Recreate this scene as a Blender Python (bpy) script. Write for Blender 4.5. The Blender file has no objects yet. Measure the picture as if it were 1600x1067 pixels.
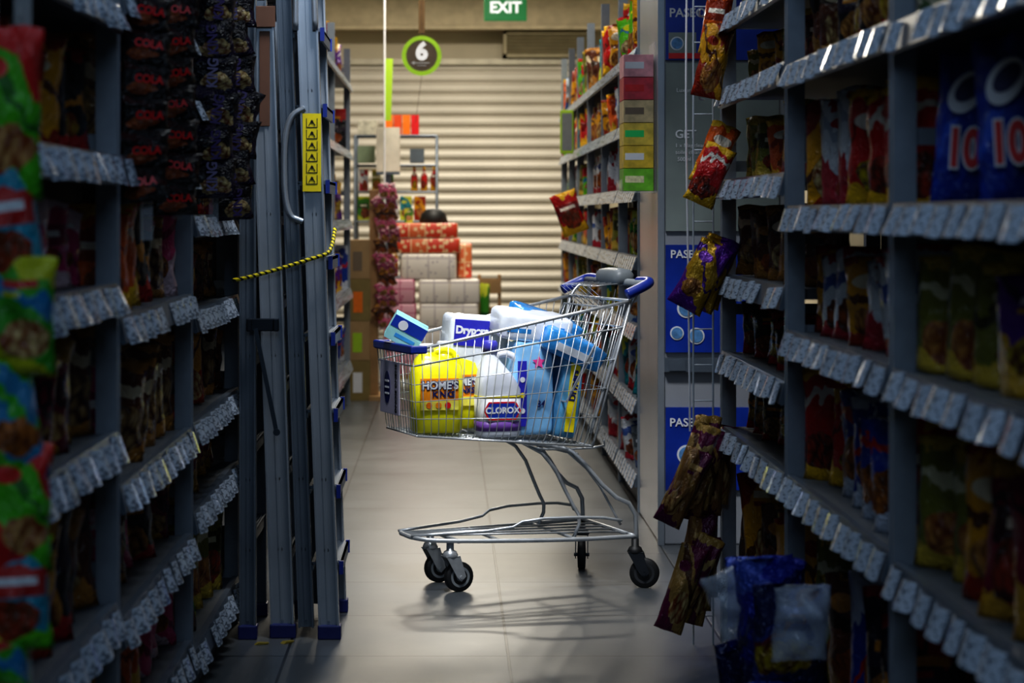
import bpy, math, random
from mathutils import Vector, Matrix, noise
random.seed(11)
SC=bpy.context.scene
C=SC.collection
R=random.random
U=random.uniform

def lin(c):
    if isinstance(c,str):
        c=tuple(int(c[i:i+2],16)/255 for i in (0,2,4))
    return tuple((x/12.92 if x<=.04045 else ((x+.055)/1.055)**2.4) for x in c[:3])+(1,)

# ---------------------------------------------------------------- mesh builder
class MB:
    def __init__(s): s.v=[];s.f=[];s.m=[]
    def add(s,vs,fs,m=0):
        o=len(s.v); s.v+= [tuple(v) for v in vs]
        for f in fs: s.f.append(tuple(i+o for i in f)); s.m.append(m)
        return s
    def box(s,x0,x1,y0,y1,z0,z1,m=0,M=None):
        vs=[Vector(p) for p in ((x0,y0,z0),(x1,y0,z0),(x1,y1,z0),(x0,y1,z0),(x0,y0,z1),(x1,y0,z1),(x1,y1,z1),(x0,y1,z1))]
        if M: vs=[M@v for v in vs]
        s.add(vs,[(0,3,2,1),(4,5,6,7),(0,1,5,4),(1,2,6,5),(2,3,7,6),(3,0,4,7)],m)
        return s
    def tube(s,pts,r,n=6,closed=False,m=0):
        pts=[Vector(p) for p in pts]; k=len(pts); vs=[]; up=None
        for i,p in enumerate(pts):
            if closed: t=pts[(i+1)%k]-pts[i-1]
            else: t=pts[min(i+1,k-1)]-pts[max(i-1,0)]
            t.normalize()
            if up is None:
                up=Vector((0,0,1)) if abs(t.z)<.9 else Vector((1,0,0))
            a=t.cross(up)
            if a.length<1e-4: a=t.cross(Vector((0,1,.3)))
            a.normalize(); b=a.cross(t).normalized(); up=b
            for j in range(n):
                an=2*math.pi*j/n
                vs.append(p+a*math.cos(an)*r+b*math.sin(an)*r)
        fs=[]
        for i in range(k if closed else k-1):
            i2=(i+1)%k
            for j in range(n):
                j2=(j+1)%n
                fs.append((i*n+j,i*n+j2,i2*n+j2,i2*n+j))
        if not closed:
            fs.append(tuple(range(n-1,-1,-1))); fs.append(tuple((k-1)*n+j for j in range(n)))
        s.add(vs,fs,m); return s
    def lathe(s,prof,n=24,c=(0,0,0),M=None,m=0,ring=False):
        vs=[];fs=[]
        for r,z in prof:
            for j in range(n):
                a=2*math.pi*j/n
                v=Vector((r*math.cos(a),r*math.sin(a),z))
                if M: v=M@v
                vs.append(v+Vector(c))
        K=len(prof)
        for i in range(K if ring else K-1):
            i2=(i+1)%K
            for j in range(n):
                j2=(j+1)%n
                fs.append((i*n+j,i*n+j2,i2*n+j2,i2*n+j))
        if not ring: fs.append(tuple(range(n-1,-1,-1))); fs.append(tuple((K-1)*n+j for j in range(n)))
        s.add(vs,fs,m); return s
    def loft(s,rings,n=28,m=0):
        vs=[];fs=[]
        for rg in rings:
            z,rx,ry,e=rg[:4]; cx,cy=(rg[4],rg[5]) if len(rg)>5 else (0,0)
            for j in range(n):
                a=2*math.pi*(j+.5)/n; ca,sa=math.cos(a),math.sin(a)
                vs.append((cx+rx*math.copysign(abs(ca)**e,ca),cy+ry*math.copysign(abs(sa)**e,sa),z))
        for i in range(len(rings)-1):
            for j in range(n):
                j2=(j+1)%n
                fs.append((i*n+j,i*n+j2,(i+1)*n+j2,(i+1)*n+j))
        fs.append(tuple(range(n-1,-1,-1))); fs.append(tuple((len(rings)-1)*n+j for j in range(n)))
        s.add(vs,fs,m); return s
    def prism(s,poly,y0,y1,m=0):
        n=len(poly)
        vs=[(x,y0,z) for x,z in poly]+[(x,y1,z) for x,z in poly]
        fs=[tuple(range(n)),tuple(range(2*n-1,n-1,-1))]
        for i in range(n):
            j=(i+1)%n; fs.append((i,i+n,j+n,j))
        s.add(vs,fs,m); return s
    def mesh(s,name,smooth=False,fix=True):
        me=bpy.data.meshes.new(name); me.from_pydata(s.v,[],s.f)
        for p,mi in zip(me.polygons,s.m):
            p.material_index=mi; p.use_smooth=smooth
        if fix:
            import bmesh
            b=bmesh.new(); b.from_mesh(me); bmesh.ops.recalc_face_normals(b,faces=b.faces); b.to_mesh(me); b.free()
        me.update(); return me

def chaikin(p,k=2,closed=False):
    p=[Vector(a) for a in p]
    for _ in range(k):
        q=[] if closed else [p[0]]
        rng=range(len(p)) if closed else range(len(p)-1)
        for i in rng:
            a,b=p[i],p[(i+1)%len(p)]
            q+=[a*.75+b*.25,a*.25+b*.75]
        if not closed: q.append(p[-1])
        p=q
    return p

def add(name,me,mats=None,parent=None,loc=(0,0,0),rot=(0,0,0),scale=(1,1,1),label=None,cat=None,group=None,kind=None,bevel=0,olink=False):
    o=bpy.data.objects.new(name,me); C.objects.link(o)
    o.location=loc; o.rotation_euler=rot; o.scale=scale
    if parent: o.parent=parent
    if me is not None and mats is not None:
        if not isinstance(mats,(list,tuple)): mats=[mats]
        if olink:
            if len(me.materials)==0:
                for m in mats: me.materials.append(mats[0])
            for i,m in enumerate(mats):
                o.material_slots[i].link='OBJECT'; o.material_slots[i].material=m
        elif len(me.materials)==0:
            for m in mats: me.materials.append(m)
    if label: o["label"]=label
    if cat: o["category"]=cat
    if group: o["group"]=group
    if kind: o["kind"]=kind
    if bevel:
        b=o.modifiers.new("bevel",'BEVEL'); b.width=bevel; b.segments=2; b.limit_method='ANGLE'
    return o
def empty(name,loc,label,cat,group=None,rz=0):
    o=add(name,None,None,None,loc,(0,0,rz),label=label,cat=cat,group=group); o.empty_display_size=.1
    return o

# ---------------------------------------------------------------- materials
def mat(name,col,rough=.5,metal=0,var=.12,scale=12,bump=0,emit=0,alpha=1,trans=0,spec=.5,coord='Object'):
    m=bpy.data.materials.new(name); m.use_nodes=True; nt=m.node_tree; N=nt.nodes; L=nt.links
    p=N['Principled BSDF']; c=lin(col)
    tc=N.new('ShaderNodeTexCoord'); nz=N.new('ShaderNodeTexNoise'); nz.inputs['Scale'].default_value=scale; nz.inputs['Detail'].default_value=4
    L.new(tc.outputs[coord],nz.inputs['Vector'])
    r=N.new('ShaderNodeValToRGB'); r.color_ramp.elements[0].position=.3; r.color_ramp.elements[1].position=.7
    r.color_ramp.elements[0].color=tuple(x*(1-var) for x in c[:3])+(1,)
    r.color_ramp.elements[1].color=tuple(min(1,x*(1+var)) for x in c[:3])+(1,)
    L.new(nz.outputs[0],r.inputs[0]); L.new(r.outputs[0],p.inputs['Base Color'])
    p.inputs['Roughness'].default_value=rough; p.inputs['Metallic'].default_value=metal
    p.inputs['Specular IOR Level'].default_value=spec
    p.inputs['Transmission Weight'].default_value=trans; p.inputs['Alpha'].default_value=alpha
    if emit: L.new(r.outputs[0],p.inputs['Emission Color']); p.inputs['Emission Strength'].default_value=emit
    if bump:
        b=N.new('ShaderNodeBump'); b.inputs['Strength'].default_value=bump; b.inputs['Distance'].default_value=.01
        L.new(nz.outputs[0],b.inputs['Height']); L.new(b.outputs[0],p.inputs['Normal'])
    return m

def packmat(name,base,acc,blob,third,seed,rough=.2,bumps=.6,metal=0,layout=None):
    rr=random.Random(seed*7+3)
    layout=rr.randrange(5) if layout is None else layout
    m=bpy.data.materials.new(name); m.use_nodes=True; nt=m.node_tree; N=nt.nodes; L=nt.links
    p=N['Principled BSDF']; p.inputs['Roughness'].default_value=rough; p.inputs['Metallic'].default_value=metal
    tc=N.new('ShaderNodeTexCoord'); sp=N.new('ShaderNodeSeparateXYZ'); L.new(tc.outputs['Generated'],sp.inputs[0])
    nz=N.new('ShaderNodeTexNoise'); nz.inputs['Scale'].default_value=3.2; nz.inputs['Detail'].default_value=2; nz.noise_dimensions='4D'; nz.inputs['W'].default_value=seed
    L.new(tc.outputs['Generated'],nz.inputs['Vector'])
    def ma(op,a,b=None):
        n=N.new('ShaderNodeMath'); n.operation=op
        for i,x in enumerate((a,b)):
            if x is None: continue
            if hasattr(x,'is_linked') : L.new(x,n.inputs[i])
            else: n.inputs[i].default_value=x
        return n.outputs[0]
    X,Z=sp.outputs[0],sp.outputs[2]
    wob=ma('MULTIPLY',ma('SUBTRACT',nz.outputs[0],.5),.3+.5*rr.random())
    z=ma('ADD',Z,wob)
    if layout in(1,3): z=ma('ADD',z,ma('MULTIPLY',ma('SUBTRACT',X,.5),rr.choice((-.7,.7,.4))))
    r=N.new('ShaderNodeValToRGB'); r.color_ramp.interpolation='CONSTANT'
    cr=r.color_ramp; cr.elements[0].position=0; cr.elements[0].color=lin(acc)
    cr.elements[1].position=.14+.12*rr.random(); cr.elements[1].color=lin(base)
    a=.45+.25*rr.random()
    e=cr.elements.new(a); e.color=lin(third if layout!=2 else blob)
    e=cr.elements.new(a+.06+.1*rr.random()); e.color=lin(base)
    e=cr.elements.new(.91); e.color=lin(acc)
    L.new(z,r.inputs[0])
    def blobf(cx,cz,rx,rz,w=0):
        dx=ma('DIVIDE',ma('SUBTRACT',X,cx),rx); dz=ma('DIVIDE',ma('SUBTRACT',Z,cz),rz)
        d=ma('ADD',ma('MULTIPLY',dx,dx),ma('MULTIPLY',dz,dz))
        if w: d=ma('ADD',d,ma('MULTIPLY',wob,w))
        return ma('LESS_THAN',d,1)
    def rect(cx,cz,rx,rz):
        return ma('MULTIPLY',ma('LESS_THAN',ma('ABSOLUTE',ma('SUBTRACT',X,cx)),rx),ma('LESS_THAN',ma('ABSOLUTE',ma('SUBTRACT',Z,cz)),rz))
    def mix(f,a,b):
        x=N.new('ShaderNodeMix'); x.data_type='RGBA'; L.new(f,x.inputs[0])
        if isinstance(a,tuple): x.inputs[6].default_value=a
        else: L.new(a,x.inputs[6])
        if isinstance(b,tuple): x.inputs[7].default_value=b
        else: L.new(b,x.inputs[7])
        return x.outputs[2]
    col=r.outputs[0]
    if layout==0: col=mix(blobf(.5,.72,.3,.08),col,lin(blob))
    if layout==1: col=mix(rect(.55,.78,.22,.03),col,lin(blob)); col=mix(rect(.45,.7,.12,.02),col,lin(acc))
    if layout==3: col=mix(blobf(.35,.76,.2,.07,3),col,lin(acc))
    if layout==4: col=mix(rect(.5,.6,.4,.12),col,lin(third)); col=mix(rect(.5,.62,.28,.035),col,lin(blob))
    vo=N.new('ShaderNodeTexVoronoi'); vo.inputs['Scale'].default_value=6+4*rr.random(); L.new(tc.outputs['Generated'],vo.inputs['Vector'])
    vr=N.new('ShaderNodeValToRGB'); vr.color_ramp.elements[0].color=lin(rr.choice(['e0a050','c87830','d8b070','b05a28','e8d090','c04028','d8c020'])); vr.color_ramp.elements[1].color=lin(rr.choice(['5a2a10','7a3a18','401a10','603010'])); vr.color_ramp.elements[1].position=.75
    L.new(vo.outputs['Distance'],vr.inputs[0])
    br=(.28,.34,.42,.3,.36)[layout]
    if name!='number_blue': col=mix(blobf(.35+.3*rr.random(),.25+.1*rr.random(),br,.13+.1*rr.random(),5),col,vr.outputs[0])
    L.new(col,p.inputs['Base Color'])
    n2=N.new('ShaderNodeTexNoise'); n2.inputs['Scale'].default_value=7; n2.inputs['Detail'].default_value=3; n2.inputs['Distortion'].default_value=1.5
    L.new(tc.outputs['Generated'],n2.inputs['Vector'])
    b=N.new('ShaderNodeBump'); b.inputs['Strength'].default_value=bumps; b.inputs['Distance'].default_value=.02
    L.new(n2.outputs[0],b.inputs['Height']); L.new(b.outputs[0],p.inputs['Normal'])
    return m

M_post=mat('post_steel','88919c',.42,.1,.08,30)
M_shelf=mat('shelf_steel','565d65',.5,.1,.1,20)
M_back=mat('back_panel','101215',.8,0,.2,8)
M_rail=mat('label_rail','5a6470',.3,.1,.1,30)
M_zinc=mat('zinc_wire','d0d4d8',.3,.65,.08,60)
M_zincd=mat('zinc_frame','b4b8bc',.35,.5,.1,40)
M_alu=mat('aluminium','a2aab4',.3,.5,.1,6)
M_alud=mat('aluminium_dark','68727e',.4,.4,.12,6)
M_blue=mat('blue_plastic','1b2f86',.35,0,.1,40)
M_navy=mat('navy_plastic','1a2360',.4,0,.1,40)
M_black=mat('black_rubber','131416',.55,0,.2,40)
M_grey=mat('grey_plastic','7c8286',.45,0,.08,40)
M_white=mat('white_plastic','e8eaf0',.4,0,.04,20)
M_yel=mat('yellow_sticker','f4de1a',.4,0,.06,40)
M_red=mat('red_print','d81e22',.4,0,.1,40)
M_orange=mat('orange_print','f07a18',.4,0,.1,40)
M_ink=mat('ink','101216',.5,0,.1,40)
M_green=mat('green_sign','14904a',.4,0,.05,20,emit=.25)
M_lime=mat('lime_print','a8cf2e',.45,0,.05,20)
M_brown=mat('brown_print','7a6a58',.5,0,.08,20)
M_wood=mat('wood','a5835a',.6,0,.25,6)
M_card=mat('cardboard','a88a62',.7,0,.12,8)
M_clear=mat('clear_acrylic','dfe8f0',.08,0,.02,20,alpha=.2)

def tagmat():
    m=bpy.data.materials.new('price_card'); m.use_nodes=True; nt=m.node_tree; N=nt.nodes; L=nt.links
    p=N['Principled BSDF']; p.inputs['Roughness'].default_value=.12
    tc=N.new('ShaderNodeTexCoord'); mp=N.new('ShaderNodeMapping'); mp.inputs['Scale'].default_value=(1,3,5)
    L.new(tc.outputs['Generated'],mp.inputs[0]); nz=N.new('ShaderNodeTexNoise'); nz.inputs['Scale'].default_value=1.6; L.new(mp.outputs[0],nz.inputs['Vector'])
    r=N.new('ShaderNodeValToRGB'); r.color_ramp.interpolation='CONSTANT'
    r.color_ramp.elements[0].color=lin('6c7684'); r.color_ramp.elements[1].color=lin('bcc8d8'); r.color_ramp.elements[1].position=.44
    L.new(nz.outputs[0],r.inputs[0]); L.new(r.outputs[0],p.inputs['Base Color']); return m
M_tag=tagmat()

def floormat():
    m=bpy.data.materials.new('floor_tile'); m.use_nodes=True; nt=m.node_tree; N=nt.nodes; L=nt.links
    p=N['Principled BSDF']
    tc=N.new('ShaderNodeTexCoord'); mp=N.new('ShaderNodeMapping'); mp.inputs['Location'].default_value=(-.164,-.557,0)
    L.new(tc.outputs['Object'],mp.inputs[0])
    b=N.new('ShaderNodeTexBrick'); b.offset=0; b.squash=1
    for k,v in (('Scale',1),('Mortar Size',.004),('Mortar Smooth',.1),('Brick Width',.605),('Row Height',.6),('Bias',0)): b.inputs[k].default_value=v
    b.inputs['Color1'].default_value=lin('585d62'); b.inputs['Color2'].default_value=lin('60656a'); b.inputs['Mortar'].default_value=lin('0c0d0f')
    L.new(mp.outputs[0],b.inputs['Vector'])
    nz=N.new('ShaderNodeTexNoise'); nz.inputs['Scale'].default_value=3; nz.inputs['Detail'].default_value=8; nz.inputs['Roughness'].default_value=.7; L.new(tc.outputs['Object'],nz.inputs['Vector'])
    x=N.new('ShaderNodeMix'); x.data_type='RGBA'; x.blend_type='MULTIPLY'; x.inputs[0].default_value=.5
    L.new(b.outputs['Color'],x.inputs[6]); L.new(nz.outputs[0],x.inputs[7]); L.new(x.outputs[2],p.inputs['Base Color'])
    r=N.new('ShaderNodeMapRange'); r.inputs['To Min'].default_value=.24; r.inputs['To Max'].default_value=.4; L.new(nz.outputs[0],r.inputs[0]); L.new(r.outputs[0],p.inputs['Roughness'])
    bm=N.new('ShaderNodeBump'); bm.inputs['Strength'].default_value=.3; bm.inputs['Distance'].default_value=.003; bm.invert=True
    L.new(b.outputs['Fac'],bm.inputs['Height']); L.new(bm.outputs[0],p.inputs['Normal'])
    return m
def stripemat(name,c1,c2,scale):
    m=bpy.data.materials.new(name); m.use_nodes=True; nt=m.node_tree; N=nt.nodes; L=nt.links
    p=N['Principled BSDF']; tc=N.new('ShaderNodeTexCoord'); w=N.new('ShaderNodeTexWave'); w.inputs['Scale'].default_value=scale; w.bands_direction='DIAGONAL'
    L.new(tc.outputs['Object'],w.inputs[0]); r=N.new('ShaderNodeValToRGB'); r.color_ramp.interpolation='CONSTANT'
    r.color_ramp.elements[0].color=lin(c1); r.color_ramp.elements[1].color=lin(c2); r.color_ramp.elements[1].position=.35
    L.new(w.outputs[0],r.inputs[0]); L.new(r.outputs[0],p.inputs['Base Color']); return m

# ---------------------------------------------------------------- text
TC={}
def textmesh(s,size,bold=.02,ext=.0006):
    k=(s,size,bold)
    if k in TC: return TC[k]
    cu=bpy.data.curves.new('t','FONT'); cu.body=s; cu.size=size; cu.align_x='CENTER'; cu.align_y='CENTER'; cu.offset=bold*size; cu.extrude=ext; cu.resolution_u=4
    o=bpy.data.objects.new('t',cu); C.objects.link(o)
    bpy.context.view_layer.update()
    me=bpy.data.meshes.new_from_object(o.evaluated_get(bpy.context.evaluated_depsgraph_get()))
    bpy.data.objects.remove(o); me.name='lettering'; me.materials.clear(); TC[k]=me; return me
def text(parent,s,size,loc,m,X=(1,0,0),Y=(0,0,1),bold=.02,sc=(1,1,1),name='lettering'):
    X=Vector(X).normalized();Y=Vector(Y).normalized();Z=X.cross(Y)
    rot=Matrix((X,Y,Z)).transposed().to_euler()
    return add(name,textmesh(s,size,bold),m,parent,loc,rot,sc,olink=True)

# ---------------------------------------------------------------- pack meshes
def bagmesh(seed,W=.17,H=.24,T=.06,pouch=False,nx=12,nz=16):
    mb=MB();n=2*nx
    for k in range(nz+1):
        v=k/nz
        z=v*H
        if pouch: prof=min(1,max(0,(1-v))*1.7)**.75*(1-.15*math.sin(v*3)); 
        else: prof=max(0,math.sin(math.pi*min(1,max(0,(v-.04)/.92))))**.45
        crimp = (v>.95) or (v<.05 and not pouch)
        for j in range(n):
            if j<=nx: u=j/nx; s=-1
            else: u=1-(j-nx)/nx; s=1
            edge=(1-abs(2*u-1)**2.6)**.6
            w=W*(1-.1*prof)
            x=(u-.5)*w
            t=T/2*prof*edge
            if crimp: t=.0015*edge + (.0015*(1 if j%2 else -1))
            nn=noise.noise(Vector((x*26+seed*3.1,z*18,seed*1.7+s)))*.018*edge*(0.3 if crimp else 1)
            zz=z+noise.noise(Vector((x*14,seed,5)))*.016*(1 if v>.8 else 0)
            yy=s*t+ (nn if t>.004 else nn*.4)
            if crimp: yy+=noise.noise(Vector((x*18,seed+2,v)))*.03*edge
            mb.v.append((x+noise.noise(Vector((z*20,seed,s)))*.006,yy,zz))
    for k in range(nz):
        for j in range(n):
            j2=(j+1)%n
            mb.f.append((k*n+j,k*n+j2,(k+1)*n+j2,(k+1)*n+j)); mb.m.append(0)
    mb.f.append(tuple(range(n-1,-1,-1)));mb.m.append(0); mb.f.append(tuple(nz*n+j for j in range(n)));mb.m.append(0)
    return mb.mesh('bag',True)
def softbox(w,d,h,e=.22,n=28,k=14,lump=0):
    rings=[]
    for i in range(k+1):
        a=-math.pi/2+math.pi*i/k; s=math.sin(a);c=max(math.cos(a),1e-3)
        zz=h/2+h/2*math.copysign(abs(s)**e,s); q=c**e
        rings.append((zz,w/2*q,d/2*q,e))
    mb=MB().loft(rings,n*2)
    if lump:
        mb.v=[tuple(Vector(v)*(1+lump*noise.noise(Vector(v)*28+Vector((w*50,0,0))))) for v in mb.v]
    return mb.mesh('softpack',True)
def carton(w,d,h):
    mb=MB(); mb.box(-w/2,w/2,-d/2,d/2,0,h)
    mb.box(-w/2,w/2,-d*.02,d*.02,h,h+.0012)
    return mb.mesh('carton')
BAGS=[bagmesh(i) for i in range(5)]
POUCH=[bagmesh(10+i,pouch=True) for i in range(4)]
BOXM=carton(.12,.07,.2)
def jar():
    mb=MB(); mb.lathe([(.001,0),(.036,0),(.04,.006),(.04,.12),(.034,.14),(.028,.15),(.03,.152),(.03,.175),(.028,.178),(.001,.178)],20); return mb.mesh('jar',True)
JAR=jar()
def bottle():
    mb=MB(); mb.lathe([(.001,0),(.034,0),(.038,.008),(.038,.14),(.034,.17),(.018,.2),(.013,.22),(.013,.235),(.017,.236),(.017,.262),(.001,.264)],20); return mb.mesh('bottle',True)
BOT=bottle()

PAL={
 'red':('c81c1c','f0b820','f0e6d8','7a1010'),'gold':('d89818','9a2a10','e8dcc0','5a2c10'),
 'purple':('5a1f8a','d8a830','e0d8e8','2a1050'),'brown':('5a3020','b07830','d8c8a8','281408'),
 'green':('3a8a28','c8d040','e8e8d0','1a4818'),'cream':('d8ceb0','5a7048','8a5a30','e8e2d0'),
 'navy':('163a9a','c8d0e0','f0f0f0','c02020'),'black':('18191f','b02020','d89030','302838'),
 'white':('d8dce2','b02838','4868b0','a8b0c0'),'pink':('d8407a','f0d0d8','ffffff','902050'),
 'orange':('e8641a','f8c030','f8ecd8','98300c'),'teal':('1f8a98','d0d840','e8f0f0','0e4858'),
 'silver':('98a4b0','30508a','e0e6f0','606870'),'lime':('62c81e','e02828','f8f020','1878a0'),
 'wine':('7a1830','c0902c','dcc8b0','30081a'),'olive':('7a7a2c','d0b040','d8d4b0','383814')}
PMV={k:[packmat('pack_%s_%d'%(k,j),v[0],v[1],v[2],v[3],i*3+j+1,layout=(i+j*2)%5) for j in range(3)] for i,(k,v) in enumerate(PAL.items())}
PM={k:v[0] for k,v in PMV.items()}
KN={'bag':('snack_bag',BAGS,.24,.17,'snack bag'),'pouch':('snack_pouch',POUCH,.24,.17,'food pouch'),'box':('food_carton',[BOXM],.2,.12,'food carton'),
    'jar':('lidded_jar',[JAR],.178,.08,'lidded jar'),'bottle':('drink_bottle',[BOT],.264,.076,'bottle')}
def prod(kind,col,loc,yaw,h,wf=1,group=None,label=None,tilt=0,m=None,roll=0,tf=1):
    nm,ms,H,W,lab=KN[kind]
    s=h/H
    return add(nm,random.choice(ms),m or random.choice(PMV[col]),None,loc,(tilt,roll,yaw),(s*wf,s*min(1.2,wf)*tf,s),
      label=label or f"{col} coloured {lab} standing on a grey metal shelf",cat={'bag':'snack bag','pouch':'snack bag','box':'carton','jar':'jar','bottle':'bottle'}[kind],group=group,olink=True)

# ---------------------------------------------------------------- room
FL=floormat()
M_wall=mat('wall_paint','c9bfa8',.8,0,.06,3)
M_ceil=mat('ceiling_board','8a8a88',.9,0,.05,3)
add('floor',MB().box(-2.6,2.6,-1,20.4,-.1,0).mesh('floor'),FL,kind='structure')
add('ceiling',MB().box(-2.6,2.6,-1,20.4,3.4,3.5).mesh('ceiling'),M_ceil,kind='structure')
add('wall_left',MB().box(-2.7,-2.6,-1,20.4,0,3.4).mesh('w'),M_wall,kind='structure')
add('wall_right',MB().box(2.6,2.7,-1,20.4,0,3.4).mesh('w'),M_wall,kind='structure')
add('wall_rear',MB().box(-2.6,2.6,-1.1,-1,0,3.4).mesh('w'),M_wall,kind='structure')
add('wall_front',MB().box(-2.6,2.6,20.2,20.4,0,3.4).mesh('w'),M_wall,kind='structure')
add('trim_1',MB().box(-2.6,2.6,19.7,20.2,2.88,3.4).box(-2.6,2.6,19.66,19.7,2.86,2.9).mesh('beam'),mat('beam','c4b698',.7),kind='structure',bevel=.01)
mb=MB(); x0,x1=-2.3,1.25; vs=[];z=0
prof=[]
while z<2.58:
    for t,y in ((0,.05),(.012,.05),(.016,.014),(.03,.0),(.05,-.004),(.07,.004),(.086,.022)): prof.append((z+t,y))
    z+=.1
for zz,y in prof: vs+=[(x0,19.93+y,zz),(x1,19.93+y,zz)]
fs=[(2*i,2*i+1,2*i+3,2*i+2) for i in range(len(prof)-1)]
mb.add(vs,fs)
sh=empty('roller_shutter',((x0+x1)/2,19.95,0),'closed beige corrugated metal roller shutter across the shop front','shutter')
add('slat_curtain',mb.mesh('slats',False,False),mat('shutter_paint','ccc6ba',.45,.1,.06,2),sh,(-(x0+x1)/2,-19.95,0))
M_gr=mat('shutter_guide','a09a8a',.5,.3)
add('guide_rail',MB().box(x1-.02,x1+.06,19.88,20.02,0,2.56).mesh('g'),M_gr,sh,(-(x0+x1)/2,-19.95,0))
add('guide_rail',MB().box(x0-.06,x0+.02,19.88,20.02,0,2.56).mesh('g'),M_gr,sh,(-(x0+x1)/2,-19.95,0))
add('roller_housing',MB().box(x0-.06,x1+.06,19.86,20.1,2.56,2.61).mesh('g'),M_gr,sh,(-(x0+x1)/2,-19.95,0))
g=MB(); g.box(.5,1.3,19.8,20.19,2.62,2.65); g.box(.5,1.3,19.8,20.19,2.83,2.855); g.box(.5,.53,19.8,20.19,2.62,2.855); g.box(1.27,1.3,19.8,20.19,2.62,2.855)
for i in range(6):
    zc=2.665+i*.031; g.box(.52,1.28,-.02,.02,-.003,.003,M=Matrix.Translation((0,19.83,zc))@Matrix.Rotation(-.6,4,'X'))
add('vent_grille',g.mesh('grille'),mat('grille','8e8468',.6),label='beige louvred air vent box above the roller shutter',cat='vent')

# ---------------------------------------------------------------- shelving
SHM={}
def shelfmesh(s,L_):
    k=(s,round(L_,3))
    if k in SHM: return SHM[k]
    mb=MB(); 
    mb.box(*sorted((s*.012,s*.42)),-L_/2,L_/2,0,.025,0)
    poly=[(s*.012,.03),(-s*.004,.03),(-s*.016,-.022),(-s*.008,-.026),(s*.012,.0)]
    mb.prism(poly,-L_/2,L_/2,1)
    SHM[k]=mb.mesh('shelf'); return SHM[k]
def tagmesh(s):
    mb=MB(); w=.037
    vs=[];fs=[]
    for i in range(5):
        y=-w+2*w*i/4; b=.007*(1-(2*i/4-1)**2)
        vs+=[(-s*(.008+b),y,.024),(-s*(.024+b),y,-.026),(-s*(.0065+b),y,.024),(-s*(.0225+b),y,-.026)]
    for i in range(4):
        a=4*i
        fs+=[(a,a+1,a+5,a+4),(a+2,a+6,a+7,a+3),(a,a+4,a+6,a+2),(a+1,a+3,a+7,a+5)]
    fs+=[(0,2,3,1),(16,17,19,18)]
    mb.add(vs,fs); return mb.mesh('tag')
TAG={1:tagmesh(1),-1:tagmesh(-1)}
def postmesh(s):
    mb=MB(); h=2.25
    mb.box(*sorted((0,s*.036)),-.02,.02,0,h)
    mb.box(*sorted((-s*.004,0)),-.02,-.012,0,h); mb.box(*sorted((-s*.004,0)),.012,.02,0,h)
    mb.box(*sorted((s*.036,s*.44)),-.006,.006,.0,.1)
    for z in (.12,.52,.92,1.32,1.72,2.1): mb.box(*sorted((s*.036,s*.44)),-.004,.004,z,z+.03)
    mb.box(*sorted((s*.4,s*.44)),-.02,.02,0,h)
    return mb.mesh('post')
POST={1:postmesh(1),-1:postmesh(-1)}
def unit(s,X,y0,y1,zs,tags,kinds,cols,pitch,last=False,yawd=37,grp='goods on the shelves',hmax=.3,xoff=.085,skip=()):
    L_=y1-y0-.042
    e=empty('shelving_unit',(X,(y0+y1)/2,0),'grey steel supermarket shelving bay with '+('snack bags and price labels' if tags else 'mixed groceries'),'shelf',group='aisle shelving bays')
    add('upright_post',POST[s],M_post,e,(0,-(y1-y0)/2,0))
    if last: add('upright_post',POST[s],M_post,e,(0,(y1-y0)/2,0))
    add('back_panel',MB().box(*sorted((s*.445,s*.46)),-(y1-y0)/2+.001,(y1-y0)/2-.001,.0,2.25).mesh('bp'),M_back,e)
    add('kick_plate',MB().box(*sorted((s*.02,s*.035)),-L_/2,L_/2,0,.075).mesh('kp'),M_shelf,e)
    for i,z in enumerate(zs):
        sh=add('shelf',shelfmesh(s,L_),[M_shelf,M_rail],e,(0,0,z))
        if tags:
            n=int(L_/.104)
            for k in range(n):
                if R()<.06: continue
                add('price_label',TAG[s],M_tag,sh,(-s*.002,-L_/2+(k+.5)*L_/n+U(-.006,.006),U(-.003,.003)),(U(-.08,.08),U(-.05,.15)*s,U(-.02,.2)*s))
        else:
            mb=MB()
            n=int(L_/.1)
            for k in range(n):
                yc=-L_/2+(k+.5)*L_/n
                mb.prism([(-s*.008,.026),(-s*.028,-.03),(-s*.024,-.03),(-s*.004,.026)],yc-.035,yc+.035)
            o=add('price_label',mb.mesh('tags'),M_tag,sh); o["kind"]='stuff'
        top=z+.0255
        gap=(zs[i+1]-z-.05) if i+1<len(zs) else .3
        if i in skip: continue
        n=max(1,int(L_/pitch)); kk=random.choice(kinds); ci=random.randrange(len(cols))
        for k in range(n):
            if R()<.3: kk=random.choice(kinds)
            if R()<.5: ci=random.randrange(len(cols))
            y=(y0+y1)/2-L_/2+(k+.5)*L_/n
            h=min(gap*U(.72,.92),hmax*U(.75,1.05))
            yaw=-s*math.radians(yawd+U(-12,12))
            w=KN[kk][3]*h/KN[kk][2]
            wf=min(1.2,.165/w) if kk in('bag','pouch') else min(1,pitch*.8/w)
            prod(kk,cols[ci],(X+s*(xoff+U(0,.03)),y,top),yaw if kk not in('box',) else -s*math.radians(20),h,wf,group=grp,roll=U(-.1,.1) if kk in('bag','pouch') else 0)
XR=.77; XL=-.62
snk=['bag','pouch','bag']
unit(1,XR,2.62,3.79,[.16,.574,.906,1.19,1.5,1.8],True,snk,['wine','gold','cream','purple','brown','olive','navy','black'],.15,grp='nut and snack bags on the shelves',skip=(0,3,5))
unit(1,XR,3.79,4.97,[.16,.583,.91,1.19,1.508,1.8],True,snk,['red','gold','cream','silver','black','olive','white','brown','navy'],.15,grp='nut and snack bags on the shelves',skip=(5,))
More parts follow.
